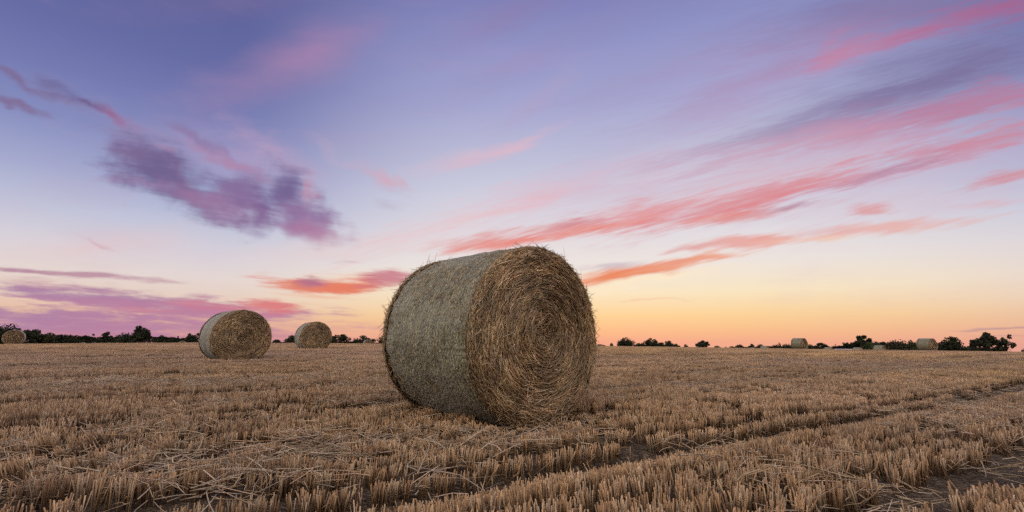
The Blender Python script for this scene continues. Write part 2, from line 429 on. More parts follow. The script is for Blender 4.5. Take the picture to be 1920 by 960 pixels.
bp = t.n('ShaderNodeBump'); bp.inputs['Strength'].default_value = 1.0; bp.inputs['Distance'].default_value = 0.03
t.put(bp.inputs['Height'], t.math('ADD', a1, t.math('MULTIPLY', a2, 0.6))); t.link(bp.outputs[0], b.inputs['Normal'])
o = t.n('ShaderNodeOutputMaterial'); t.link(b.outputs[0], o.inputs[0])


def leaf_material(name, c0, c1):
    m, t = material(name)
    a = t.n('ShaderNodeAttribute', attribute_name='Col').outputs['Fac']
    c = t.mix(a, (*c0, 1), (*c1, 1))
    b = t.n('ShaderNodeBsdfPrincipled'); t.put(b.inputs['Base Color'], c)
    b.inputs['Roughness'].default_value = 0.7; b.inputs['Specular IOR Level'].default_value = 0.2
    o = t.n('ShaderNodeOutputMaterial'); t.link(b.outputs[0], o.inputs[0])
    return m


M_LEAF = [leaf_material('dark_foliage', (0.020, 0.024, 0.012), (0.045, 0.050, 0.022)),
          leaf_material('green_foliage', (0.040, 0.055, 0.020), (0.085, 0.100, 0.036)),
          leaf_material('brown_green_foliage', (0.040, 0.038, 0.018), (0.080, 0.070, 0.030))]


def plain(name, c, rough=0.8, nscale=8.0, var=0.25):
    m, t = material(name)
    pos = t.n('ShaderNodeTexCoord').outputs['Object']
    n = t.noise(pos, nscale, 5.0, 0.65)
    cc = t.mix(1.0, (*c, 1), t.ramp(n, [(0.3, (1 - var,) * 3 + (1,)), (0.7, (1 + var,) * 3 + (1,))]), 'MULTIPLY')
    b = t.n('ShaderNodeBsdfPrincipled'); t.put(b.inputs['Base Color'], cc); b.inputs['Roughness'].default_value = rough
    o = t.n('ShaderNodeOutputMaterial'); t.link(b.outputs[0], o.inputs[0])
    return m


M_BARK = plain('bark', (0.07, 0.055, 0.04), 0.9)
M_ROOF = plain('pale_sheet_roof', (0.72, 0.75, 0.82), 0.5, 3.0, 0.1)
M_BOARD = plain('shed_boards', (0.16, 0.13, 0.11), 0.85)
M_POLE = plain('pole_wood', (0.10, 0.08, 0.06), 0.85)

# ------------------------------------------------------------------ terrain
K_PX = [(-1.4, .0105), (-1.04, .0105), (-.60, .0070), (-.39, .0070), (.17, .0092), (.56, .0113), (1.02, .0110), (1.5, .0110)]
ROW_AZ = R(57)
RD = np.array([math.sin(ROW_AZ), math.cos(ROW_AZ)])     # along the drilled rows
RN = np.array([math.cos(ROW_AZ), -math.sin(ROW_AZ)])    # across them
RC = 60.0


def kdep(az):
    tz = np.where(np.abs(az) < 1.5, np.tan(np.clip(az, -1.4, 1.4)), np.sign(az) * 9)
    return np.interp(tz * 0.925, [p[0] for p in K_PX], [p[1] for p in K_PX])


def height(x, y):
    x, y = np.asarray(x, float), np.asarray(y, float)
    r = np.hypot(x, y); k = kdep(np.arctan2(x, np.maximum(y, 1e-6)))
    near = np.interp(r, [0, 6, 14, 26], [0, 0.0, 0.035, 0.11])
    t_ = np.clip((r - 26) / (RC - 26), 0, 1); h = RC - 26
    z1 = 0.555 - k * RC
    hm = (2 * t_**3 - 3 * t_**2 + 1) * 0.11 + (t_**3 - 2 * t_**2 + t_) * h * 0.004 + (-2 * t_**3 + 3 * t_**2) * z1 + (t_**3 - t_**2) * h * (-k)
    q = np.maximum(r - RC, 0)
    far = z1 - k * q - 0.95 * (1 - np.exp(-(np.maximum(q - 6, 0) / 28) ** 1.6)) - 0.0035 * q
    z = np.where(r < 26, near, np.where(r < RC, hm, far))
    s = x * RN[0] + y * RN[1]
    # wheel ruts
    rut = np.exp(-((s + 2.10) / 0.17) ** 2) * 0.10 + np.exp(-((s + 0.85) / 0.15) ** 2) * 0.035
    z = z - rut * np.clip(1.4 - r / 30, 0, 1)
    z = z + (vnoise(x * 1.7, y * 1.7, 3) - 0.5) * 0.03 * np.clip(r / 4, 0.4, 1) * np.clip(2 - r / 30, 0, 1)
    return z


# polar sheet round the camera
az_f = np.radians(np.linspace(-62, 62, 621)); az_b = np.radians(np.linspace(62, 298, 120))[1:-1]
azs = np.concatenate([az_f, az_b])
rs = np.concatenate([[0.3, 0.8], np.geomspace(1.3, 30, 330), np.geomspace(30, 160, 60)[1:], np.geomspace(160, 6000, 26)[1:]])
A_, R_ = np.meshgrid(azs, rs)
X_, Y_ = R_ * np.sin(A_), R_ * np.cos(A_)
V = np.stack([X_, Y_, height(X_, Y_)], -1).reshape(-1, 3)
na, nr = len(azs), len(rs)
I = np.arange(na * nr).reshape(nr, na)
q = np.stack([I[:-1], I[1:], np.roll(I, -1, 1)[1:], np.roll(I, -1, 1)[:-1]], -1).reshape(-1, 4)
fan_c = len(V); V = np.vstack([V, [[0, 0, 0]]])
fan = np.stack([np.full(na, fan_c), I[0], np.roll(I[0], -1)], -1)
field = link('ground', mesh_of('ground', V, [q, fan], M_SOIL, smooth=True))
tag(field, kind='structure')
GROUND = field

# ------------------------------------------------------------------ bale poses (found from the photograph)
# x, y, facing (axis angle), ...
BIG = (-0.172, 4.40, 0.800)
BALE_W, BALE_D, BALE_H = 1.20, 1.5, 1.46


# ------------------------------------------------------------------ instancing of uncountable straw
def instancer(name, pts, rot, scl, idx, tint, protos, label, cat=None):
    me = bpy.data.meshes.new(name)
    me.vertices.add(len(pts)); me.vertices.foreach_set('co', np.asarray(pts, np.float32).ravel())
    for nm, ty, data in (('rot', 'FLOAT_VECTOR', rot), ('scl', 'FLOAT_VECTOR', scl)):
        me.attributes.new(nm, ty, 'POINT').data.foreach_set('vector', np.asarray(data, np.float32).ravel())
    me.attributes.new('idx', 'INT', 'POINT').data.foreach_set('value', np.asarray(idx, np.int32))
    me.attributes.new('tint', 'FLOAT_VECTOR', 'POINT').data.foreach_set('vector', np.asarray(tint, np.float32).ravel())
    ob = link(name, me)
    col = bpy.data.collections.new(name + '_kinds')
    for k, m in enumerate(protos):
        col.objects.link(bpy.data.objects.new('%s_kind_%03d' % (name, k), m))
    ng = bpy.data.node_groups.new(name, 'GeometryNodeTree')
    ng.interface.new_socket('Geometry', in_out='INPUT', socket_type='NodeSocketGeometry')
    ng.interface.new_socket('Geometry', in_out='OUTPUT', socket_type='NodeSocketGeometry')
    gi, go = ng.nodes.new('NodeGroupInput'), ng.nodes.new('NodeGroupOutput')
    ip = ng.nodes.new('GeometryNodeInstanceOnPoints')
    ci = ng.nodes.new('GeometryNodeCollectionInfo'); ci.inputs['Collection'].default_value = col
    ci.inputs['Separate Children'].default_value = True; ci.inputs['Reset Children'].default_value = True
    def attr(nm, ty):
        a = ng.nodes.new('GeometryNodeInputNamedAttribute'); a.data_type = ty; a.inputs['Name'].default_value = nm
        return a.outputs['Attribute']
    L = ng.links.new
    L(gi.outputs[0], ip.inputs['Points']); L(ci.outputs[0], ip.inputs['Instance'])
    ip.inputs['Pick Instance'].default_value = True
    L(attr('idx', 'INT'), ip.inputs['Instance Index'])
    L(attr('rot', 'FLOAT_VECTOR'), ip.inputs['Rotation']); L(attr('scl', 'FLOAT_VECTOR'), ip.inputs['Scale'])
    L(ip.outputs[0], go.inputs[0])
    md = ob.modifiers.new('scatter', 'NODES'); md.node_group = ng
    tag(ob, label, cat, kind='stuff')
    return ob


def row_segment(seed, L=0.25, density=2.1, thick=1.06, width=0.034):
    """a length of one drilled row: plants with several cut stalks each"""
    rng = np.random.default_rng(seed)
    npl = int(L / 0.021 * density)
    px_ = rng.uniform(0, L, npl) ; py_ = rng.normal(0, width * 0.55, npl)
    P, Rd, C = [], [], []
    for a, b_ in zip(px_, py_):
        nt = rng.integers(2, 6)
        lean0 = rng.normal(0, 0.05, 2)
        hue = STRAW[rng.choice(7, p=[.22, .2, .12, .16, .12, .06, .12])]
        for k in range(nt):
            bx, by = a + rng.normal(0, .005), b_ + rng.normal(0, .005)
            h = rng.normal(0.125, 0.011)
            if rng.random() < .10: h *= rng.uniform(.5, .8)
            ln = lean0 + rng.normal(0, 0.05, 2)
            if rng.random() < .05: ln = rng.normal(0, .4, 2)
            bend = rng.normal(0, 0.006, 2)
            ts = np.array([0, .5, 1.0])
            p = np.stack([bx + ln[0] * h * ts + bend[0] * ts**2, by + ln[1] * h * ts + bend[1] * ts**2, h * ts - .005], -1)
            P.append(p)
            rr = rng.uniform(.0018, .0034) * thick
            Rd.append(np.array([1.15, 1.0, .92]) * rr)
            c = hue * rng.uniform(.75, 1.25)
            C.append(np.stack([c * .24 * np.array([1.0, .92, .85]), c * .66, c * 1.42]))  # brown sheath base; shade between stalks and top light on tips painted in
        # a dry leaf sheath now and then
        if rng.random() < .3:
            an = rng.uniform(0, 6.28); l = rng.uniform(.04, .11); ts = np.array([0, .5, 1.0]); z0 = rng.uniform(.02, .09)
            p = np.stack([a + np.cos(an) * l * ts * .7, b_ + np.sin(an) * l * ts * .7, z0 + l * (ts * .6 - ts**2 * rng.uniform(.3, 1.0))], -1)
            P.append(p); Rd.append(np.array([1.2, 1.5, .5]) * .0022 * thick)
            c = STRAW[rng.integers(0, 6)] * rng.uniform(.8, 1.2); C.append(np.stack([c * .8, c, c]))
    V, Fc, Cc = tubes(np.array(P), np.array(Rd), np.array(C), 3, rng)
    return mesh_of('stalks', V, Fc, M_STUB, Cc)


def field_tile(seed):
    """one square metre of eight rows for the distance"""
    rng = np.random.default_rng(seed)
    parts = []
    for k in range(8):
        n = 85
        x = rng.uniform(0, 1, n); y = (k + .5) / 8 + rng.normal(0, .018, n)
        h = rng.normal(.125, .014, n); ln = rng.normal(0, .10, (n, 2))
        ts = np.array([0, 1.0])
        P = np.stack([x[:, None] + ln[:, :1] * h[:, None] * ts, y[:, None] + ln[:, 1:] * h[:, None] * ts, h[:, None] * ts], -1)
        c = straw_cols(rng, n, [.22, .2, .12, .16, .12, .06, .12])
        C = np.stack([c * .34, c * 1.25], 1)  # distant stalks: dark foot and bright top imitate shade and skylight in colour
        rd = rng.uniform(.003, .0055, n)[:, None] * np.array([1.1, .9])
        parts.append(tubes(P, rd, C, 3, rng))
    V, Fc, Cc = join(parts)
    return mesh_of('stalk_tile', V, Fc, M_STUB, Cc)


def litter(seed, n=34, rad=.26, lo=.04, hi=.22):
    rng = np.random.default_rng(seed)
    an = rng.uniform(0, 2 * np.pi, n); rr = rad * np.sqrt(rng.uniform(0, 1, n))
    l = rng.uniform(lo, hi, n); az = rng.uniform(0, np.pi * 2, n); el = rng.normal(0, .22, n)
    z = rng.uniform(.05, .145, n)
    k = 5; ts = np.linspace(-.5, .5, k)
    bend = rng.normal(0, .12, n); kink = np.where(rng.random(n) < .3, rng.uniform(.3, 1.0, n), 0)
    s = l[:, None] * ts
    side = l[:, None] * (bend[:, None] * ts**2 + kink[:, None] * np.maximum(ts, 0))
    X = (rr * np.cos(an))[:, None] + np.cos(az)[:, None] * s - np.sin(az)[:, None] * side
    Y = (rr * np.sin(an))[:, None] + np.sin(az)[:, None] * s + np.cos(az)[:, None] * side
    Z = np.maximum(z[:, None] + np.sin(el)[:, None] * s - .12 * s**2, .006)
    c = straw_cols(rng, n, [.2, .12, .22, .06, .2, .18, .02])
    rd = np.repeat(rng.uniform(.0014, .0027, n)[:, None], k, 1) * np.array([.9, 1, 1, 1, .7])
    V, Fc, Cc = tubes(np.stack([X, Y, Z], -1), rd, np.repeat(c[:, None], k, 1), 3, rng)
    return mesh_of('litter', V, Fc, M_LOOSE, Cc)


rng = np.random.default_rng(11)


def bale_local(x, y, B):
    """signed distances (along axis, across) from the axis of a bale"""
    ex, ey = x - B[0], y - B[1]
    ax = (math.sin(B[2]), -math.cos(B[2])); e1 = (math.cos(B[2]), math.sin(B[2]))
    return ex * ax[0] + ey * ax[1], ex * e1[0] + ey * e1[1]


NEAR_BALES = [BIG, (-7.70, 13.955, 0.785), (-10.115, 25.53, 0.611)]


def tint_at(x, y):
    n1 = vnoise(x * .9, y * .9, 1); n2 = vnoise(x * .22 + 5, y * .22, 2); n3 = vnoise(x * 3.1, y * 3.1, 4)
    b = 0.58 + .34 * n1 + .26 * n3 + .10 * vnoise((x * RN[0] + y * RN[1]) * 1.6, (x * RD[0] + y * RD[1]) * .12, 6)
    w = n2
    # warm orange patches against greyer, mauve-brown ones
    s = x * RN[0] + y * RN[1]
    b = b * (.88 + .24 * vnoise(s * .55 + 3, (x * RD[0] + y * RD[1]) * .03, 31))
    return np.stack([b * (1.02 + .12 * w), b * (.93 + .07 * w), b * (1.0 - .22 * w)], -1)


# single rows, near
SEG, SP = 0.25, 0.15
smax = 30
ss = np.arange(-smax, smax, SP); ll = np.arange(-10, 32, SEG)
S_, L_ = np.meshgrid(ss, ll, indexing='ij')
S_ = S_.ravel() + rng.normal(0, .006, S_.size); L_ = L_.ravel() + rng.uniform(-.02, .02, S_.size)
px_, py_ = S_ * RN[0] + L_ * RD[0], S_ * RN[1] + L_ * RD[1]
r_ = np.hypot(px_, py_); a_ = np.degrees(np.arctan2(px_, py_))
keep = (r_ < 24) & (r_ > .8) & ((np.abs(a_) < 62) | (r_ < 3.0)) & (np.abs(a_) < 115)
hs = 0.86 + .30 * (vnoise(px_ * 1.3, py_ * 1.3, 7) - .4) + rng.normal(0, .04, len(px_))
keep &= rng.random(len(px_)) > .03 + .30 * (vnoise(px_ * 2.6, py_ * 2.6, 9) > .70)
d1, d2 = np.abs(S_ + 2.10), np.abs(S_ + 0.85)
wob = .05 * (vnoise(L_ * 1.1, S_ * 0, 12) - .5)
keep &= ~((np.abs(S_ + 2.10 + wob * .4) < np.clip(.12 + .007 * (r_ - 4), .11, .20)) & (rng.random(len(px_)) < np.clip(.45 + .25 * (L_ - 1.2), .45, .99))); keep &= ~((d2 + wob < .11) & (rng.random(len(px_)) < .96))
hs = np.where((S_ > -2.12) & (S_ < -1.75), hs * .62, np.where(d1 < .3, hs * .95, hs))
# fainter drill gaps every third metre beyond
for off, wd, st in ((-4.55, .12, .7), (-6.4, .16, .9), (-8.2, .10, .6), (-9.6, .18, .9), (-11.9, .14, .7), (-13.6, .2, .9), (-16.0, .16, .7), (-18.1, .22, .9), (-20.6, .18, .8), (-23.0, .22, .9), (2.2, .14, .9), (5.0, .18, .9)):
    dd = np.abs(S_ - off + .05 * np.sin(L_ * .7 + off))
    keep &= ~((dd < wd) & (rng.random(len(px_)) < st)); hs = np.where(dd < wd + .16, hs * .72, hs)
swd = np.exp(-((S_ + 3.15 - .25 * np.sin(L_ * .9)) / .38) ** 2) * (L_ < 2.7)        # flattened under the straw swath
hs = hs * (1 - .35 * swd)
tilt = rng.normal(0, .05, (len(px_), 2)) + (np.abs(swd)[:, None] * rng.normal(0, .35, (len(px_), 2)))
for B in NEAR_BALES:
    al, ac = bale_local(px_ + RD[0] * SEG / 2, py_ + RD[1] * SEG / 2, B)
    inside = np.abs(al) < BALE_W / 2 + .10
    clear = .75 - np.sqrt(np.maximum(.75**2 - np.minimum(np.abs(ac), .75) ** 2, 0))
    keep &= ~(inside & (np.abs(ac) < .26))
    hs = np.where(inside & (np.abs(ac) < .75), np.minimum(hs, np.maximum(clear / .15, .25)), hs)
    hs = np.where((al > BALE_W / 2) & (al < BALE_W / 2 + .5) & (np.abs(ac) < .75), hs * .45, hs)
px_, py_, hs, tilt, S_, L_ = px_[keep], py_[keep], hs[keep], tilt[keep], S_[keep], L_[keep]
n = len(px_)
rz = math.atan2(RD[1], RD[0])
rot = np.stack([tilt[:, 0], tilt[:, 1], np.full(n, rz) + rng.normal(0, .03, n)], -1)
scl = np.stack([np.ones(n), rng.uniform(.9, 1.3, n), hs], -1)
segs = [row_segment(100 + k) for k in range(14)]
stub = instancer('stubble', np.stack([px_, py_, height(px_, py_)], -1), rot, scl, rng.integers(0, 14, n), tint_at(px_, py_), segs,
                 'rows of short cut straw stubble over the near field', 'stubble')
# square tiles, far
ss = np.arange(-95, 95, 1.0); ll = np.arange(-70, 95, 1.0)
S_, L_ = np.meshgrid(ss, ll, indexing='ij'); S_, L_ = S_.ravel(), L_.ravel()
px_, py_ = S_ * RN[0] + L_ * RD[0], S_ * RN[1] + L_ * RD[1]
cx_, cy_ = px_ + .5 * RD[0] - .5 * RN[0], py_ + .5 * RD[1] - .5 * RN[1]
r_ = np.hypot(cx_, cy_); a_ = np.degrees(np.arctan2(cx_, cy_))
keep = (r_ > 23.6) & (r_ < 88) & (np.abs(a_) < 60)
for B in NEAR_BALES:
    al, ac = bale_local(cx_, cy_, B); keep &= ~((np.abs(al) < .6) & (np.abs(ac) < .35))
px_, py_, S_, L2 = px_[keep], py_[keep], S_[keep], L_[keep]; n = len(px_)
stripe = (np.round(S_) % 3 == 0)
hsc = (.85 + .3 * vnoise(px_ * .6, py_ * .6, 8)) * np.where(stripe, .5, 1.0)
rot = np.stack([np.zeros(n), np.zeros(n), np.full(n, rz)], -1)
tl = tint_at(px_, py_) * np.where(stripe, .8, 1.3)[:, None] * (0.85 + .3 * vnoise(S_ * .23, L2 * .05, 21))[:, None]
tiles = [field_tile(300 + k) for k in range(6)]
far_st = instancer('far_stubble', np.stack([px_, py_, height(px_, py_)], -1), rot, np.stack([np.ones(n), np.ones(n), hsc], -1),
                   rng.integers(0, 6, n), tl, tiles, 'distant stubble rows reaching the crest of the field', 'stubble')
# loose straw
m_ = 200000
qx, qy = rng.uniform(-16, 16, m_), rng.uniform(.9, 18, m_)
s_, l_ = qx * RN[0] + qy * RN[1], qx * RD[0] + qy * RD[1]
sw = np.exp(-((s_ + 3.15 - .25 * np.sin(l_ * .9)) / .42) ** 2) * np.clip((3.2 - l_) / 1.2, 0, 1) * (.35 + .65 * (vnoise(l_ * 1.4, s_ * 2, 14) > .35))
bandR = np.exp(-((s_ + 4.4) / .8) ** 2) * (l_ > 3.5) * .16 + np.exp(-((s_ + .85) / .2) ** 2) * .24 + np.exp(-((s_ + 7.9) / .5) ** 2) * .3 * (l_ < 6)
B = BIG; al, ac = bale_local(qx, qy, B); patch0 = ((al > .6) & (al < 1.15) & (np.abs(ac) < .8)) * .2
patch = patch0 + (vnoise(qx * .8, qy * .8, 15) > .66) * .15
dens = np.clip(sw * 1.0 + bandR + patch + .025, 0, 1) * 46           # clusters per square metre
keep = rng.random(m_) < dens / (m_ / (32 * 17.1))
B = BIG; al, ac = bale_local(qx, qy, B); keep &= ~((np.abs(al) < .70) & (np.abs(ac) < .5))
for B in NEAR_BALES[1:]:
    al, ac = bale_local(qx, qy, B); keep &= ~((np.abs(al) < .8) & (np.abs(ac) < .9))
keep &= np.hypot(qx, qy) > 1.7
qx, qy, s_ = qx[keep], qy[keep], s_[keep]; n = len(qx)
al, ac = bale_local(qx, qy, BIG)
zoff = np.where(np.abs(s_ + .85) < .16, -.04, 0) + np.where((al > .5) & (al < 1.2) & (np.abs(ac) < .85), -.045, 0) + np.where(np.exp(-((s_ + 3.15) / .5) ** 2) > .4, -.025, 0.0)
lts = [litter(500 + k) for k in range(8)] + [litter(600 + k, 5, .2, .12, .32) for k in range(3)]
wt = rng.uniform(.85, 1.15, (n, 1)) * np.array([[1.0, .99, .97]])
print('litter', n)
instancer('loose_straw', np.stack([qx, qy, height(qx, qy) + zoff], -1), np.stack([rng.normal(0, .06, n), rng.normal(0, .06, n), rng.uniform(0, 6.28, n)], -1),
          rng.uniform(.75, 1.1, (n, 1)) * np.ones((1, 3)), rng.integers(0, 11, n), wt, lts, 'loose pale straw lying over the stubble in a swath', 'loose straw')


# ------------------------------------------------------------------ bales
def squash(V):
    """settle a round bale: a little lower than wide, flat where it rests. axis = local X, rests on z = 0"""
    V = V.copy()
    V[:, 2] *= BALE_H / BALE_D
    z = V[:, 2] + BALE_H / 2
    low = np.clip((0.10 - z) / 0.10, 0, 1)
    z = np.where(z < 0.035, 0.035 + (z - 0.035) * .25, z) - .018
    V[:, 2] = np.maximum(z, .002)
    V[:, 1] *= 1 + .03 * np.clip(1 - np.abs(z / BALE_H - .28) / .28, 0, 1)
    return V


def bump_r(th, x, seed):
    return (.034 * (vnoise(th * 1.9 + 40, x * 1.3 + 9, seed) - .5) * np.minimum(1, np.minimum(th, 6.283 - th) * 2) + .012 * (vnoise(th * 5 + 40, x * 4 + 9, seed + 6) - .5) + .009 * (vnoise(th * 11 + 40, x * 9 + 9, seed + 1) - .5)
            + .006 * (vnoise(th * 46 + 40, x * 40 + 9, seed + 2) - .5) + .005 * (vnoise(th * 110 + 40, x * 80 + 9, seed + 3) - .5))


def net_mesh(seed, nt, nx):
    th = np.linspace(0, 2 * np.pi, nt, endpoint=False); x = np.linspace(-1, 1, nx)
    T, Xn = np.meshgrid(th, x, indexing='ij')
    rad = BALE_D / 2 - .006 - .05 * np.abs(Xn) ** 9 + bump_r(T, Xn, seed)
    edge = .985 - .045 * vnoise(T * 9 + 40, (Xn > 0) * 7.0, seed + 9) - .03 * vnoise(T * 31 + 40, (Xn > 0) * 7.0, seed + 12)
    V = np.stack([Xn * BALE_W / 2 * edge, rad * np.sin(T), rad * np.cos(T)], -1).reshape(-1, 3)
    I = np.arange(nt * nx).reshape(nt, nx)
    q = np.stack([I[:, :-1], np.roll(I, -1, 0)[:, :-1], np.roll(I, -1, 0)[:, 1:], I[:, 1:]], -1).reshape(-1, 4)
    uv = np.stack([T * BALE_D / 2, Xn * BALE_W / 2, T * 0], -1).reshape(-1, 3)
    return mesh_of('net_wrap', squash(V), [q], M_NET, smooth=True, uv=uv)


def face_straws(seed, n, sgn, thick=1.0, fringe=True):
    """straw end of a bale: a rough disc and the straws that spiral over it"""
    rng = np.random.default_rng(seed)
    R0 = BALE_D / 2
    nt, nrr = 96, 24
    th = np.linspace(0, 2 * np.pi, nt, endpoint=False); rr = np.linspace(0.02, 1, nrr)
    Rr, T = np.meshgrid(rr, th, indexing='ij')
    dome = lambda q_: .012 - .075 * np.clip((q_ - .86) / .14, 0, 1) ** 2 - .018 * np.exp(-(q_ / .12) ** 2)
    x = BALE_W / 2 + dome(Rr) - .022 + .02 * (vnoise(np.cos(T) * Rr * 14 + 30, np.sin(T) * Rr * 14 + 30, seed) - .5)
    V = np.stack([x * sgn, Rr * (R0 - .012) * np.sin(T), Rr * (R0 - .012) * np.cos(T)], -1).reshape(-1, 3)
    I = np.arange(nt * nrr).reshape(nrr, nt)
    q = np.stack([I[:-1], I[1:], np.roll(I, -1, 1)[1:], np.roll(I, -1, 1)[:-1]], -1).reshape(-1, 4)
    fan = I[0][None, :]
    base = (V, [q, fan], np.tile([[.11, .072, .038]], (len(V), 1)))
    # straws
    rho = R0 * np.sqrt(rng.uniform(0.0004, .985, n)); ph = rng.uniform(0, 2 * np.pi, n)
    l = rng.uniform(.035, .15, n); l = np.where(rng.random(n) < .12, l * 1.6, l)
    l = np.minimum(l, .05 + rho * 1.1)
    dev = rng.normal(0, .23, n) + np.where(rng.random(n) < .12, rng.normal(0, .8, n), 0)
    dev = np.where(rho < .09, rng.uniform(-2, 2, n), dev)
    k = 4; ts = np.linspace(-.5, .5, k)
    s = l[:, None] * ts
    ang = ph[:, None] + s / np.maximum(rho, .06)[:, None] * np.cos(dev)[:, None]
    rad = rho[:, None] + s * np.sin(dev)[:, None]
    lim = R0 - .004
    rad = np.where(rad > lim, lim - (rad - lim) * .3, np.abs(rad))
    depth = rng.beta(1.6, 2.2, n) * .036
    stick = np.where(rng.random(n) < .16, rng.uniform(.1, .45, n), rng.normal(0, .05, n))
    groove = .012 * (vnoise(rho * 60, ph * .8 + rho * 9, seed + 5) - .5)
    x = BALE_W / 2 + dome(rad / R0) - .020 + depth[:, None] + groove[:, None] + stick[:, None] * s * rng.choice([-1, 1], n)[:, None]
    P = np.stack([x * sgn, rad * np.sin(ang), rad * np.cos(ang)], -1)
    c = straw_cols(rng, n, [.24, .24, .10, .18, .10, .04, .10])
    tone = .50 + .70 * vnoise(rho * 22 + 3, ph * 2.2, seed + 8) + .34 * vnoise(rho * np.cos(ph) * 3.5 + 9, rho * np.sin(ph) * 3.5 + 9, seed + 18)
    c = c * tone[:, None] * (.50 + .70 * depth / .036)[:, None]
    C = np.repeat(c[:, None], k, 1) * np.array([.85, 1, 1, 1.1])[None, :, None]
    rd = (rng.uniform(.0015, .0043, n) * thick)[:, None] * np.array([.8, 1, 1, .7])
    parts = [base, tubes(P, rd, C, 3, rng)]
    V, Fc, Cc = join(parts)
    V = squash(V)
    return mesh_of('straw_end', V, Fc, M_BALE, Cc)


def fringe_mesh(seed, n, thick=1.0, near=1.0):
    """straws that stick out round the two rims and lie over the edge of the net"""
    rng = np.random.default_rng(seed)
    R0 = BALE_D / 2
    e = rng.choice([-1, 1], n); th = rng.uniform(0, 2 * np.pi, n)
    inw = np.abs(rng.normal(0, .042, n)); x0 = e * (BALE_W / 2 - inw)
    l = np.minimum(.015 + rng.exponential(.020, n), .10); l = np.where(rng.random(n) < .012, rng.uniform(.09, .15, n), l)
    k = 4; ts = np.linspace(0, 1, k)
    # mostly tangential, lifting a little outwards
    tang = rng.choice([-1, 1], n) * rng.uniform(.4, 1, n); out = np.abs(rng.normal(0, .28, n)); axx = e * rng.normal(.15, .45, n)
    long_ = l > .088
    out = np.where(long_, rng.uniform(.2, .8, n), out)
    nn = np.sqrt(tang**2 + out**2 + axx**2)
    tang, out, axx = tang / nn, out / nn, axx / nn
    s = l[:, None] * ts
    rad = R0 - .016 - .03 * np.clip(1 - inw / .03, 0, 1)[:, None] + out[:, None] * s
    a = th[:, None] + tang[:, None] * s / R0
    bend = rng.normal(0, .5, n)[:, None] * s**2
    P = np.stack([x0[:, None] + axx[:, None] * s + bend, rad * np.sin(a), rad * np.cos(a)], -1)
    low = (P[:, 0, 2] < -R0 * .93)
    P = P[~low]; m = len(P)
    c = straw_cols(rng, m, [.24, .22, .14, .14, .12, .06, .08]) * rng.uniform(.7, 1.1, (m, 1))
    rd = (rng.uniform(.0012, .0026, m) * thick)[:, None] * np.array([1, 1, .9, .5])
    V, Fc, Cc = tubes(P, rd, np.repeat(c[:, None], k, 1), 3, rng)
    V[:, 2] = V[:, 2] * BALE_H / BALE_D + BALE_H / 2 - .018
    V[:, 2] = np.maximum(V[:, 2], .02)
    return mesh_of('straw_fringe', V, Fc, M_BALE, Cc)


def side_fuzz(seed, n):
    """short ends that poke through the net"""
    rng = np.random.default_rng(seed); R0 = BALE_D / 2
    th = rng.uniform(0, 2 * np.pi, n); x = rng.uniform(-.95, .95, n) * BALE_W / 2
    l = rng.uniform(.010, .055, n); k = 3; ts = np.linspace(0, 1, k); s = l[:, None] * ts
    az = rng.normal(0, .6, n); el = np.abs(rng.normal(0, .10, n))
    sg = rng.choice([-1, 1], n)
    a = th[:, None] + sg[:, None] * s * np.cos(az)[:, None] / R0
    X = x[:, None] + s * np.sin(az)[:, None]; rad = R0 - .006 + s * np.sin(el)[:, None]
    P = np.stack([X, rad * np.sin(a), rad * np.cos(a)], -1); P = P[P[:, 0, 2] > -R0 * .9]; m = len(P)
    c = straw_cols(rng, m) * np.array([[.95, 1.0, 1.0]]) * rng.uniform(.5, 1.25, (m, 1))
    V, Fc, Cc = tubes(P, np.repeat(rng.uniform(.0010, .0021, m)[:, None], k, 1), np.repeat(c[:, None], k, 1), 3, rng)
    V[:, 2] = V[:, 2] * BALE_H / BALE_D + BALE_H / 2 - .018
    return V, Fc, Cc


def make_bale(seed, nt, nx, nf, nfr, nfz, thick=1.0):
    root = empty('round_bale')
    link('net_wrap', net_mesh(seed, nt, nx), root)
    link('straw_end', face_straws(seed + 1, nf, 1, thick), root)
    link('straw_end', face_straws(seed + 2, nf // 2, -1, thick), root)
    link('straw_fringe', fringe_mesh(seed + 3, nfr, thick), root)
    for ch in root.children:
        if ch.name.startswith('straw_fringe'): tag(ch, kind='stuff')
    if nfz:
        V, Fc, Cc = side_fuzz(seed + 4, nfz)
        tag(link('straw_fuzz', mesh_of('straw_fuzz', V, Fc, M_BALE, Cc), root), kind='stuff')
    return root


def copy_tree(o):
    c = o.copy(); COL.objects.link(c)
    for ch in list(o.children):
        d = ch.copy(); COL.objects.link(d); d.parent = c
    return c


def place_bale(o, x, y, a, label, group=None, s=1.0, flip=False, dz=0.0):
    # local +X is the axis towards the near straw end: direction (sin a, -cos a)
    o.location = (x, y, float(height(x, y)) + dz)
    o.rotation_euler = (0, 0, math.atan2(-math.cos(a), math.sin(a)) + (math.pi if flip else 0))
    o.scale = (s, s, s)
    tag(o, label, 'straw bale', group)
    return o


GB = 'round straw bales on the stubble field'
big = make_bale(20, 900, 200, 17000, 5600, 8500)
place_bale(big, *BIG, 'large round straw bale in grey net wrap closest to the camera, towering over the horizon', GB, dz=-.008)
mid = make_bale(60, 300, 60, 6000, 1300, 0, 1.6)
place_bale(mid, -7.52, 13.63, .785, 'second largest round bale with its straw end facing us, purple cloud behind its left side', GB, dz=-.045)
b3 = make_bale(140, 260, 50, 4500, 900, 0, 1.9)
place_bale(b3, -10.115, 25.53, .611, 'smaller round bale standing between the second largest bale and the big netted bale', GB, s=1.04, dz=-.05)
far = make_bale(90, 90, 16, 1500, 160, 0, 2.6)


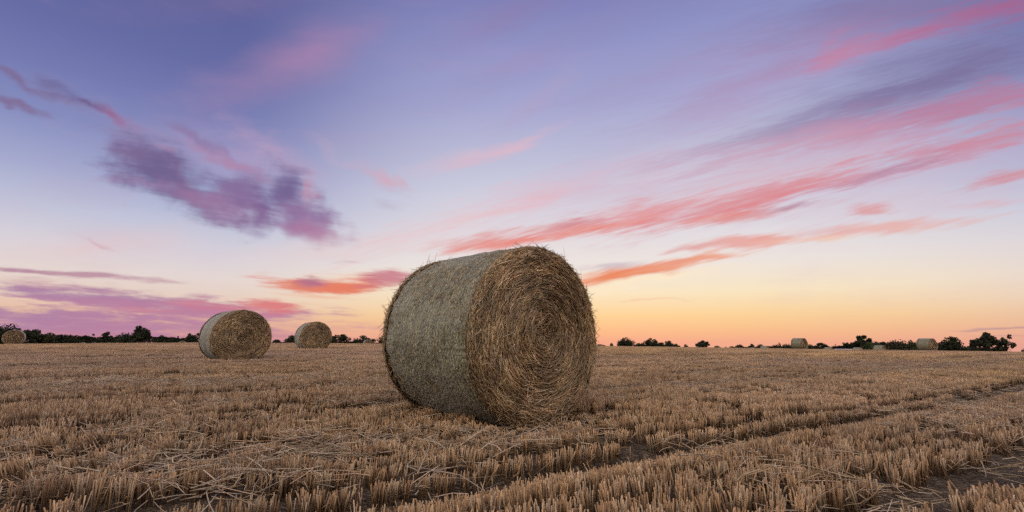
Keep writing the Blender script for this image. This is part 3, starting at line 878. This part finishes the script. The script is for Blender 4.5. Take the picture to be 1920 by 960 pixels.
def top_solve(px, py, lo=62, hi=400, hgt=BALE_H):
    """distance at which a thing of that height on the terrain shows its top at the pixel"""
    d = ray(px, py); d = d / math.hypot(d.x, d.y)
    best = None
    for r in np.arange(lo, hi, .5):
        z = float(height(d.x * r, d.y * r)) + hgt
        e = abs(EYE + d.z * r - z) / r
        if best is None or e < best[0]: best = (e, r)
    return d.x * best[1], d.y * best[1], best[1]


place_bale(far, -45.4, 45.7, .681, 'bale at the far left edge seen end-on in front of the dark trees', GB, flip=False)
c1 = place_bale(copy_tree(far), 42.8, 51.6, .42, 'pale bale on the crest at the right, side-on between two bushy trees', GB)
c2 = place_bale(copy_tree(far), 33.4, 58.1, .56, 'pale bale standing alone on the crest left of the big dark tree at right', GB)
FARB = [  # px, py of the top, facing, label
    (690, 636.3, .45, 'half sunk bale top in front of a low tree left of the big netted bale', 95),
    (342, 639.0, .60, 'bale top over the crest just left of the second largest bale', 92),
    (1434, 648.0, .75, 'bale top on the crest left of the bale standing alone, in front of low bushes', 96),
    (1553, 651.0, .70, 'small bale top right of the bale standing alone and left of the white roof', 106),
    (1608, 651.3, .70, 'small bale top right of the white roof, below the big dark tree', 110),
    (1648, 647.4, .62, 'bale top before the green bush right of the big dark tree', 100),
    (1411, 651.5, .8, 'lowest pale bale top left of its taller neighbour below the bushes on the skyline', 120),
    (63, 645.8, .5, 'tiny pale bale top under the hedge just right of the far left bale', 150),
    (119, 644.6, .5, 'tiny bright bale top first of the row below the hedge', 160),
    (136, 643.6, .5, 'tiny bale top second of the row below the hedge', 160),
    (155, 642.0, .5, 'tiny bale top third and brightest of the row below the hedge', 160),
    (176, 642.2, .5, 'tiny bale top fourth of the row, touching its right neighbour below the hedge', 160),
    (189, 642.4, .5, 'tiny bale top fifth of the row below the hedge', 165),
    (204, 642.3, .5, 'tiny bale top at the right end of the row below the hedge', 160),
    (69, 643.0, .1, 'tiny pale bale farther back in the shade of the hedge by the far left bale', 190),
]
for (bx, by, a, lab, rr) in FARB:
    x, y, r = top_solve(bx, by, rr * .72, rr * 1.45)
    print('bale', bx, by, round(r, 1), rr)
    place_bale(copy_tree(far), x, y, a + math.atan2(-x, y) * 0, lab, 'bales half hidden behind the crest')


# ------------------------------------------------------------------ trees
def leaf_cards(cen, size, rng, shade):
    n = len(cen)
    a = rng.normal(size=(n, 3)); a /= np.linalg.norm(a, axis=1, keepdims=True)
    b = np.cross(a, rng.normal(size=(n, 3))); b /= np.linalg.norm(b, axis=1, keepdims=True)
    s = size * rng.uniform(.6, 1.4, (n, 1))
    V = np.stack([cen - a * s, cen + b * s * .7, cen + a * s, cen - b * s * .7], 1).reshape(-1, 3)
    q = np.arange(n * 4).reshape(n, 4)
    C = np.repeat(shade, 4)[:, None] * np.ones((1, 3))
    return V, [q], C


def make_tree(name, loc, hgt, wid, seed, kind, mat, label, cat='tree', group='trees and bushes along the far field edge', lift=None):
    """kind: 'dense' (leaves to the ground), 'gappy' (holes in the crown), 'airy' (thin sprays)"""
    rng = np.random.default_rng(seed)
    root = empty(name, loc, rng.uniform(0, 6.28) * 0)
    tag(root, label, cat, group)
    base = {'dense': -.30, 'gappy': -.12, 'airy': -.05}[kind] if lift is None else lift
    nlobe = {'dense': 16, 'gappy': 24, 'airy': 22}[kind]
    cz = hgt * (base + 1) / 2; rz_ = hgt * (1 - base) / 2; rx = wid / 2
    tips, lobes = [], []
    for k in range(nlobe):
        u = rng.normal(size=3); u /= np.linalg.norm(u)
        if u[2] < -.3: u[2] *= -.5
        f = rng.uniform(.50, .92) if kind != 'dense' else rng.uniform(.25, .72)
        c = np.array([u[0] * rx * f, u[1] * rx * f, cz + u[2] * rz_ * f])
        lr = {'dense': .42, 'gappy': .25, 'airy': .18}[kind] * rng.uniform(.75, 1.3)
        lobes.append((c, lr)); tips.append(c)
    npl = {'dense': 170, 'gappy': 105, 'airy': 50}[kind]
    cen, sh = [], []
    for c, lr in lobes:
        u = rng.normal(size=(npl, 3)); u /= np.linalg.norm(u, axis=1, keepdims=True)
        rr = lr * (rng.uniform(.2, 1.08, (npl, 1)) ** .5)
        cen.append(c + u * rr * np.array([rx, rx, rz_ * .82]) ); sh.append(np.clip(rng.normal(.5, .22, npl) + rng.normal(0, .15), 0, 1))
    if kind == 'dense':
        n2 = 900; u = rng.normal(size=(n2, 3)); u /= np.linalg.norm(u, axis=1, keepdims=True)
        cen.append(np.array([0, 0, cz]) + u * rng.uniform(.1, .86, (n2, 1)) ** .5 * np.array([rx, rx, rz_]) * .93); sh.append(rng.uniform(.1, .8, n2))
    cen = np.concatenate(cen); sh = np.concatenate(sh)
    cen = cen[cen[:, 2] > hgt * .02]; sh = sh[:len(cen)]
    V, Fc, C = leaf_cards(cen, max(.09, min(wid, hgt) * .042), rng, sh)
    link('crown', mesh_of('crown', V, Fc, M_LEAF[mat], C), root)
    # trunk and limbs
    P = [np.array([[0, 0, -.3], [rng.normal(0, .02) * wid, 0, cz * .4], [rng.normal(0, .03) * wid, 0, cz * .8], [0, 0, cz]])]
    rd = [np.array([.045, .036, .028, .02]) * wid * .6]
    for c in tips:
        p0 = np.array([0, 0, rng.uniform(.35, .9) * cz])
        mid_ = (p0 + c) / 2 + np.array([0, 0, -.06 * hgt]) + rng.normal(0, .02 * wid, 3)
        P.append(np.array([p0, p0 * .6 + mid_ * .4, mid_, c])); rd.append(np.array([.018, .014, .010, .004]) * wid * .7)
    P, rd = np.array(P), np.array(rd)
    V, Fc, C = tubes(P, rd, np.ones((len(P), 4, 3)), 6, None)
    link('trunk', mesh_of('trunk', V, Fc, M_BARK, None, smooth=True), root)
    return root


# px, top py, width px, depth (m), kind, leaf material, label
TREES = [
    (-22, 606, 50, 200, 'dense', 0, 'dark tree cut by the left edge of the picture'),
    (15, 609, 54, 195, 'dense', 0, 'tall dark tree behind the far left bale'),
    (60, 614, 38, 200, 'gappy', 0, 'dark broad tree just right of the far left bale'),
    (92, 623, 30, 205, 'dense', 2, 'low brownish tree rising from the hedge right of the two tall dark ones'),
    (126, 625, 44, 215, 'dense', 2, 'long low crown above the hedge over the row of tiny bales'),
    (160, 628, 34, 215, 'dense', 1, 'low rounded crown above the hedge, sloping down to its right'),
    (182, 627, 20, 235, 'airy', 0, 'thin see-through tree in the dip of the hedge'),
    (204, 625, 26, 215, 'gappy', 0, 'ragged dark tree with a flat top in the hedge'),
    (238, 621, 36, 205, 'dense', 0, 'dark tree joined to the left side of the open oak'),
    (269, 612, 38, 195, 'gappy', 0, 'open round oak with sky holes, tallest in the left hedge'),
    (304, 628, 20, 220, 'dense', 1, 'pointed bush right of the open oak'),
    (322, 631, 24, 220, 'dense', 2, 'low rounded bush in the hedge left of the slim dark conifer'),
    (349, 633, 16, 220, 'dense', 2, 'small bush right of the slim dark conifer'),
    (365, 623, 26, 205, 'gappy', 0, 'round dark tree touching the left edge of the second largest bale'),
    (519, 636, 17, 230, 'dense', 0, 'low dark mound just right of the second largest bale'),
    (549, 629, 30, 220, 'dense', 0, 'dark tree half hidden behind the left side of the smaller round bale'),
    (637, 626, 42, 215, 'gappy', 0, 'spreading tree with sky holes right of the smaller round bale'),
    (684, 630, 44, 215, 'gappy', 0, 'wide low tree behind the half sunk bale'),
    (722, 628, 26, 215, 'dense', 0, 'tree half hidden behind the left edge of the big netted bale'),
    (1125, 645.5, 26, 300, 'dense', 0, 'flat dark mound at the right edge of the big netted bale'),
    (1147, 645, 7, 280, 'gappy', 0, 'tiny umbrella shaped tree right of the big netted bale'),
    (1172, 633, 34, 200, 'dense', 0, 'dark dome shaped tree, first large one right of the big netted bale'),
    (1200, 643, 20, 260, 'gappy', 2, 'low tree right next to the dark dome'),
    (1221, 637, 25, 230, 'gappy', 0, 'open tree third right of the big netted bale with bright gaps'),
    (1237, 644, 12, 260, 'gappy', 0, 'small bush linking two open trees'),
    (1250, 640, 24, 230, 'gappy', 0, 'wide open tree with pale gaps under its crown'),
    (1267, 645, 12, 260, 'dense', 0, 'small dark bush at the right end of the row of open trees'),
    (1286, 645.5, 8, 250, 'dense', 0, 'lone tiny dark bush in the open stretch of skyline'),
    (1317, 639, 28, 220, 'gappy', 0, 'lone ragged tree in the middle of the right skyline'),
    (1345, 648.5, 13, 270, 'dense', 0, 'small flat bush right of the lone ragged tree'),
    (1362, 651.5, 7, 300, 'dense', 0, 'tiniest bush on the skyline'),
    (1371, 649.5, 12, 290, 'dense', 0, 'low bush joined to the left of a rounded tree'),
    (1386, 646, 20, 250, 'dense', 0, 'rounded small tree left of the lowest pale bale top'),
    (1408, 646.5, 15, 260, 'gappy', 0, 'small umbrella tree above the lowest pale bale top'),
    (1425, 646, 18, 250, 'dense', 0, 'dark bush behind the bale top left of the lone standing bale'),
    (1452, 647, 24, 240, 'dense', 0, 'low dark bush with trunks showing, left of the lone standing bale'),
    (1461, 643, 7, 235, 'airy', 0, 'thin sprig sticking up from the bushes'),
    (1474, 644, 22, 230, 'dense', 0, 'dark rounded bush touching the left side of the lone standing bale'),
    (1515, 645, 20, 230, 'dense', 0, 'bush sloping down right of the lone standing bale'),
    (1539, 644, 24, 230, 'gappy', 0, 'dark peaked bush above the small bale tops'),
    (1563, 649, 18, 250, 'dense', 2, 'low brownish bush behind the white roof'),
    (1584, 642.5, 20, 190, 'airy', 0, 'thin leaning branches left of the big dark tree'),
    (1615, 631, 42, 160, 'gappy', 0, 'big dark tree with a ragged domed top between the two standing bales'),
    (1637, 638, 34, 150, 'dense', 1, 'greener bush in front of the right side of the big dark tree'),
    (1656, 643, 18, 170, 'gappy', 0, 'small dark bush between the greener bush and the rounded one'),
    (1684, 635, 42, 150, 'dense', 2, 'rounded brownish bush left of the pale bale on the crest'),
    (1708, 639, 26, 150, 'gappy', 1, 'ragged bush touching the left side of the pale bale on the crest'),
    (1781, 629, 42, 140, 'dense', 0, 'bushy tree with two pointed tops right of the pale bale on the crest'),
    (1803, 651, 22, 200, 'dense', 0, 'low far bush between two tall trees at right'),
    (1820, 649, 26, 210, 'dense', 0, 'low far bush with a small peak left of the spreading tree'),
    (1850, 626, 50, 125, 'gappy', 0, 'wide spreading dark tree near the right edge of the picture'),
    (1882, 627, 30, 125, 'airy', 0, 'thin airy tree joined to the right of the spreading one'),
    (1921, 653, 14, 200, 'dense', 0, 'small bush cut by the right edge of the picture'),
]
for i, (px, py, wpx, Z, kind, mat, lab) in enumerate(TREES):
    d = ray(px, py - 2.0); s = Z / d.y
    x, y, ztop = d.x * s, d.y * s, EYE + d.z * s
    z0 = float(height(x, y))
    cosf = (ray(px, 640).normalized() @ Vector((0, 1, 0)))
    wid = wpx / F_PX * Z * (1.15 if wpx < 26 else 1.04)
    hgt = max(ztop - z0, 1.2)
    nm = 'tree' if (ztop - z0) > 4.2 else 'bush'
    make_tree(nm, (x, y, z0), hgt, wid, 900 + i, kind, mat, lab, nm, lift=None)

# slim conifer in the left hedge
d = ray(334, 630); s = 215 / d.y; x, y = d.x * s, d.y * s; z0 = float(height(x, y)); hg = EYE + d.z * s - z0
root = tag(empty('conifer', (x, y, z0)), 'slim dark upright conifer above the left hedge', 'tree')
rg = np.random.default_rng(5); zz = rg.uniform(.1, 1, 700); rr = (1 - zz * .75) * .55; an = rg.uniform(0, 6.28, 700)
V, Fc, C = leaf_cards(np.stack([np.cos(an) * rr, np.sin(an) * rr, zz * hg], -1), .16, rg, rg.uniform(0, .6, 700))
link('crown', mesh_of('crown', V, Fc, M_LEAF[0], C), root)
V, Fc, C = tubes(np.array([[[0, 0, -.2], [0, 0, hg * .5], [0, 0, hg * .95]]]), np.array([[.14, .09, .03]]), np.ones((1, 3, 3)), 6)
link('trunk', mesh_of('trunk', V, Fc, M_BARK), root)


# hedge: one continuous dark mass along the left field edge
def hedge(name, pts, seed, label, mat=0):
    """pts: px, top py, depth"""
    rg = np.random.default_rng(seed)
    W3 = []
    for px, py, Z in pts:
        d = ray(px, py); s = Z / d.y; W3.append((d.x * s, d.y * s, EYE + d.z * s))
    W3 = np.array(W3); seg = np.r_[0, np.cumsum(np.hypot(*np.diff(W3[:, :2], axis=0).T))]
    n = int(seg[-1] * 110)
    u = rg.uniform(0, seg[-1], n)
    x = np.interp(u, seg, W3[:, 0]); y = np.interp(u, seg, W3[:, 1]); zt = np.interp(u, seg, W3[:, 2]) - .5 * vnoise(u * .5, u * 0, seed)
    zb = height(x, y); f = rg.uniform(0, 1, n) ** .55
    z = zb + (zt - zb) * f
    y = y + rg.normal(0, .7, n) * (1.1 - f)
    V, Fc, C = leaf_cards(np.stack([x, y, z], -1), .34, rg, rg.uniform(0, .6, n))
    o0 = W3[0].copy(); o0[2] = float(height(o0[0], o0[1]))
    root = tag(empty(name, tuple(o0)), label, 'hedge')
    ob = link('foliage', mesh_of('foliage', V - o0, Fc, M_LEAF[mat], C), root)
    us = np.arange(0, seg[-1], 1.6); xs, ys = np.interp(us, seg, W3[:, 0]), np.interp(us, seg, W3[:, 1]); zs = height(xs, ys)
    hh = np.interp(us, seg, W3[:, 2]) - zs
    P = np.stack([np.stack([xs, ys, zs - .1], -1), np.stack([xs + .2, ys, zs + hh * .5], -1), np.stack([xs, ys + .1, zs + hh * .8], -1)], 1) - o0
    V, Fc, C = tubes(P, np.tile([[.10, .07, .03]], (len(P), 1)), np.ones((len(P), 3, 3)), 5)
    tag(link('stems', mesh_of('stems', V, Fc, M_BARK), root), kind='stuff')
    return root


hedge('hedge', [(-60, 624, 200), (60, 626, 205), (110, 627, 210), (160, 629, 212), (186, 634, 214), (215, 631, 214), (300, 631, 214), (345, 633, 214), (400, 637, 214), (460, 640, 214)], 31,
      'long dark field hedge along the left skyline below the trees')
hedge('hedge', [(500, 641.2, 230), (560, 641, 230), (640, 639.5, 230), (700, 641, 230), (760, 642.5, 230)], 32,
      'thin low hedge line between the second largest bale and the big netted bale')
hedge('hedge', [(1500, 651, 185), (1560, 649, 178), (1600, 645, 170), (1660, 644, 160), (1720, 645, 150), (1775, 647, 150), (1800, 652, 165), (1870, 652, 165)], 33,
      'low dark hedge between the trees at the right')

hedge('hedge', [(1188, 646.5, 240), (1240, 645, 235), (1275, 648, 240)], 34, 'short low hedge joining the open trees right of the dark dome')
hedge('hedge', [(1375, 651, 250), (1430, 649, 240), (1490, 649.5, 235)], 35, 'low hedge of bushes just left of the lone standing bale')

# low shed with a pale sheet roof, sunk behind the crest at the right
d = ray(1582, 654.2); s = 150 / d.y; x, y = d.x * s, d.y * s; zr = EYE + d.z * s; z0 = float(height(x, y)); hh = zr - z0


def box(x0, x1, y0, y1, za, zb):
    V = np.array([(a, b_, c) for c in (za, zb) for b_ in (y0, y1) for a in (x0, x1)], float)
    Fq = np.array([(0, 2, 3, 1), (4, 5, 7, 6), (0, 1, 5, 4), (2, 6, 7, 3), (0, 4, 6, 2), (1, 3, 7, 5)])
    return V, [Fq], np.ones((8, 3))


shed = tag(empty('shed', (x, y, z0), -R(32)), 'low shed with a pale blue-white roof just showing between small bale tops', 'shed')
link('wall', mesh_of('wall', *join([box(-2.0, 2.0, -1.5, -1.4, 0, hh * .72), box(-2.0, 2.0, 1.4, 1.5, 0, hh * .95), box(-2.0, -1.9, -1.4, 1.4, 0, hh * .72), box(1.9, 2.0, -1.4, 1.4, 0, hh * .72)])[:2], M_BOARD), shed)
Vr = box(-2.25, 2.25, -1.8, 1.8, 0, .07)[0]; Vr[:, 2] += hh * .72 + (Vr[:, 1] + 1.8) / 3.6 * (hh * .28 - .07)
link('roof', mesh_of('roof', Vr, box(0, 1, 0, 1, 0, 1)[1], M_ROOF), shed)
link('door', mesh_of('door', *box(-.5, .5, -1.54, -1.503, 0, hh * .62)[:2], M_POLE), shed)

# short pole near it
d = ray(1566, 644.5); s = 190 / d.y; x, y = d.x * s, d.y * s; z0 = float(height(x, y)); hh = EYE + d.z * s - z0
pole = tag(empty('utility_pole', (x, y, z0)), 'thin dark pole rising above the brownish bush near the white roof', 'pole')
V, Fc, C = tubes(np.array([[[0, 0, -.3], [0, 0, hh * .5], [0, 0, hh]]]), np.array([[.13, .11, .09]]), np.ones((1, 3, 3)), 8)
link('shaft', mesh_of('shaft', V, Fc, M_POLE, smooth=True), pole)
link('crossbar', mesh_of('crossbar', *box(-.45, .45, -.14, -.095, hh - .5, hh - .38)[:2], M_POLE), pole)
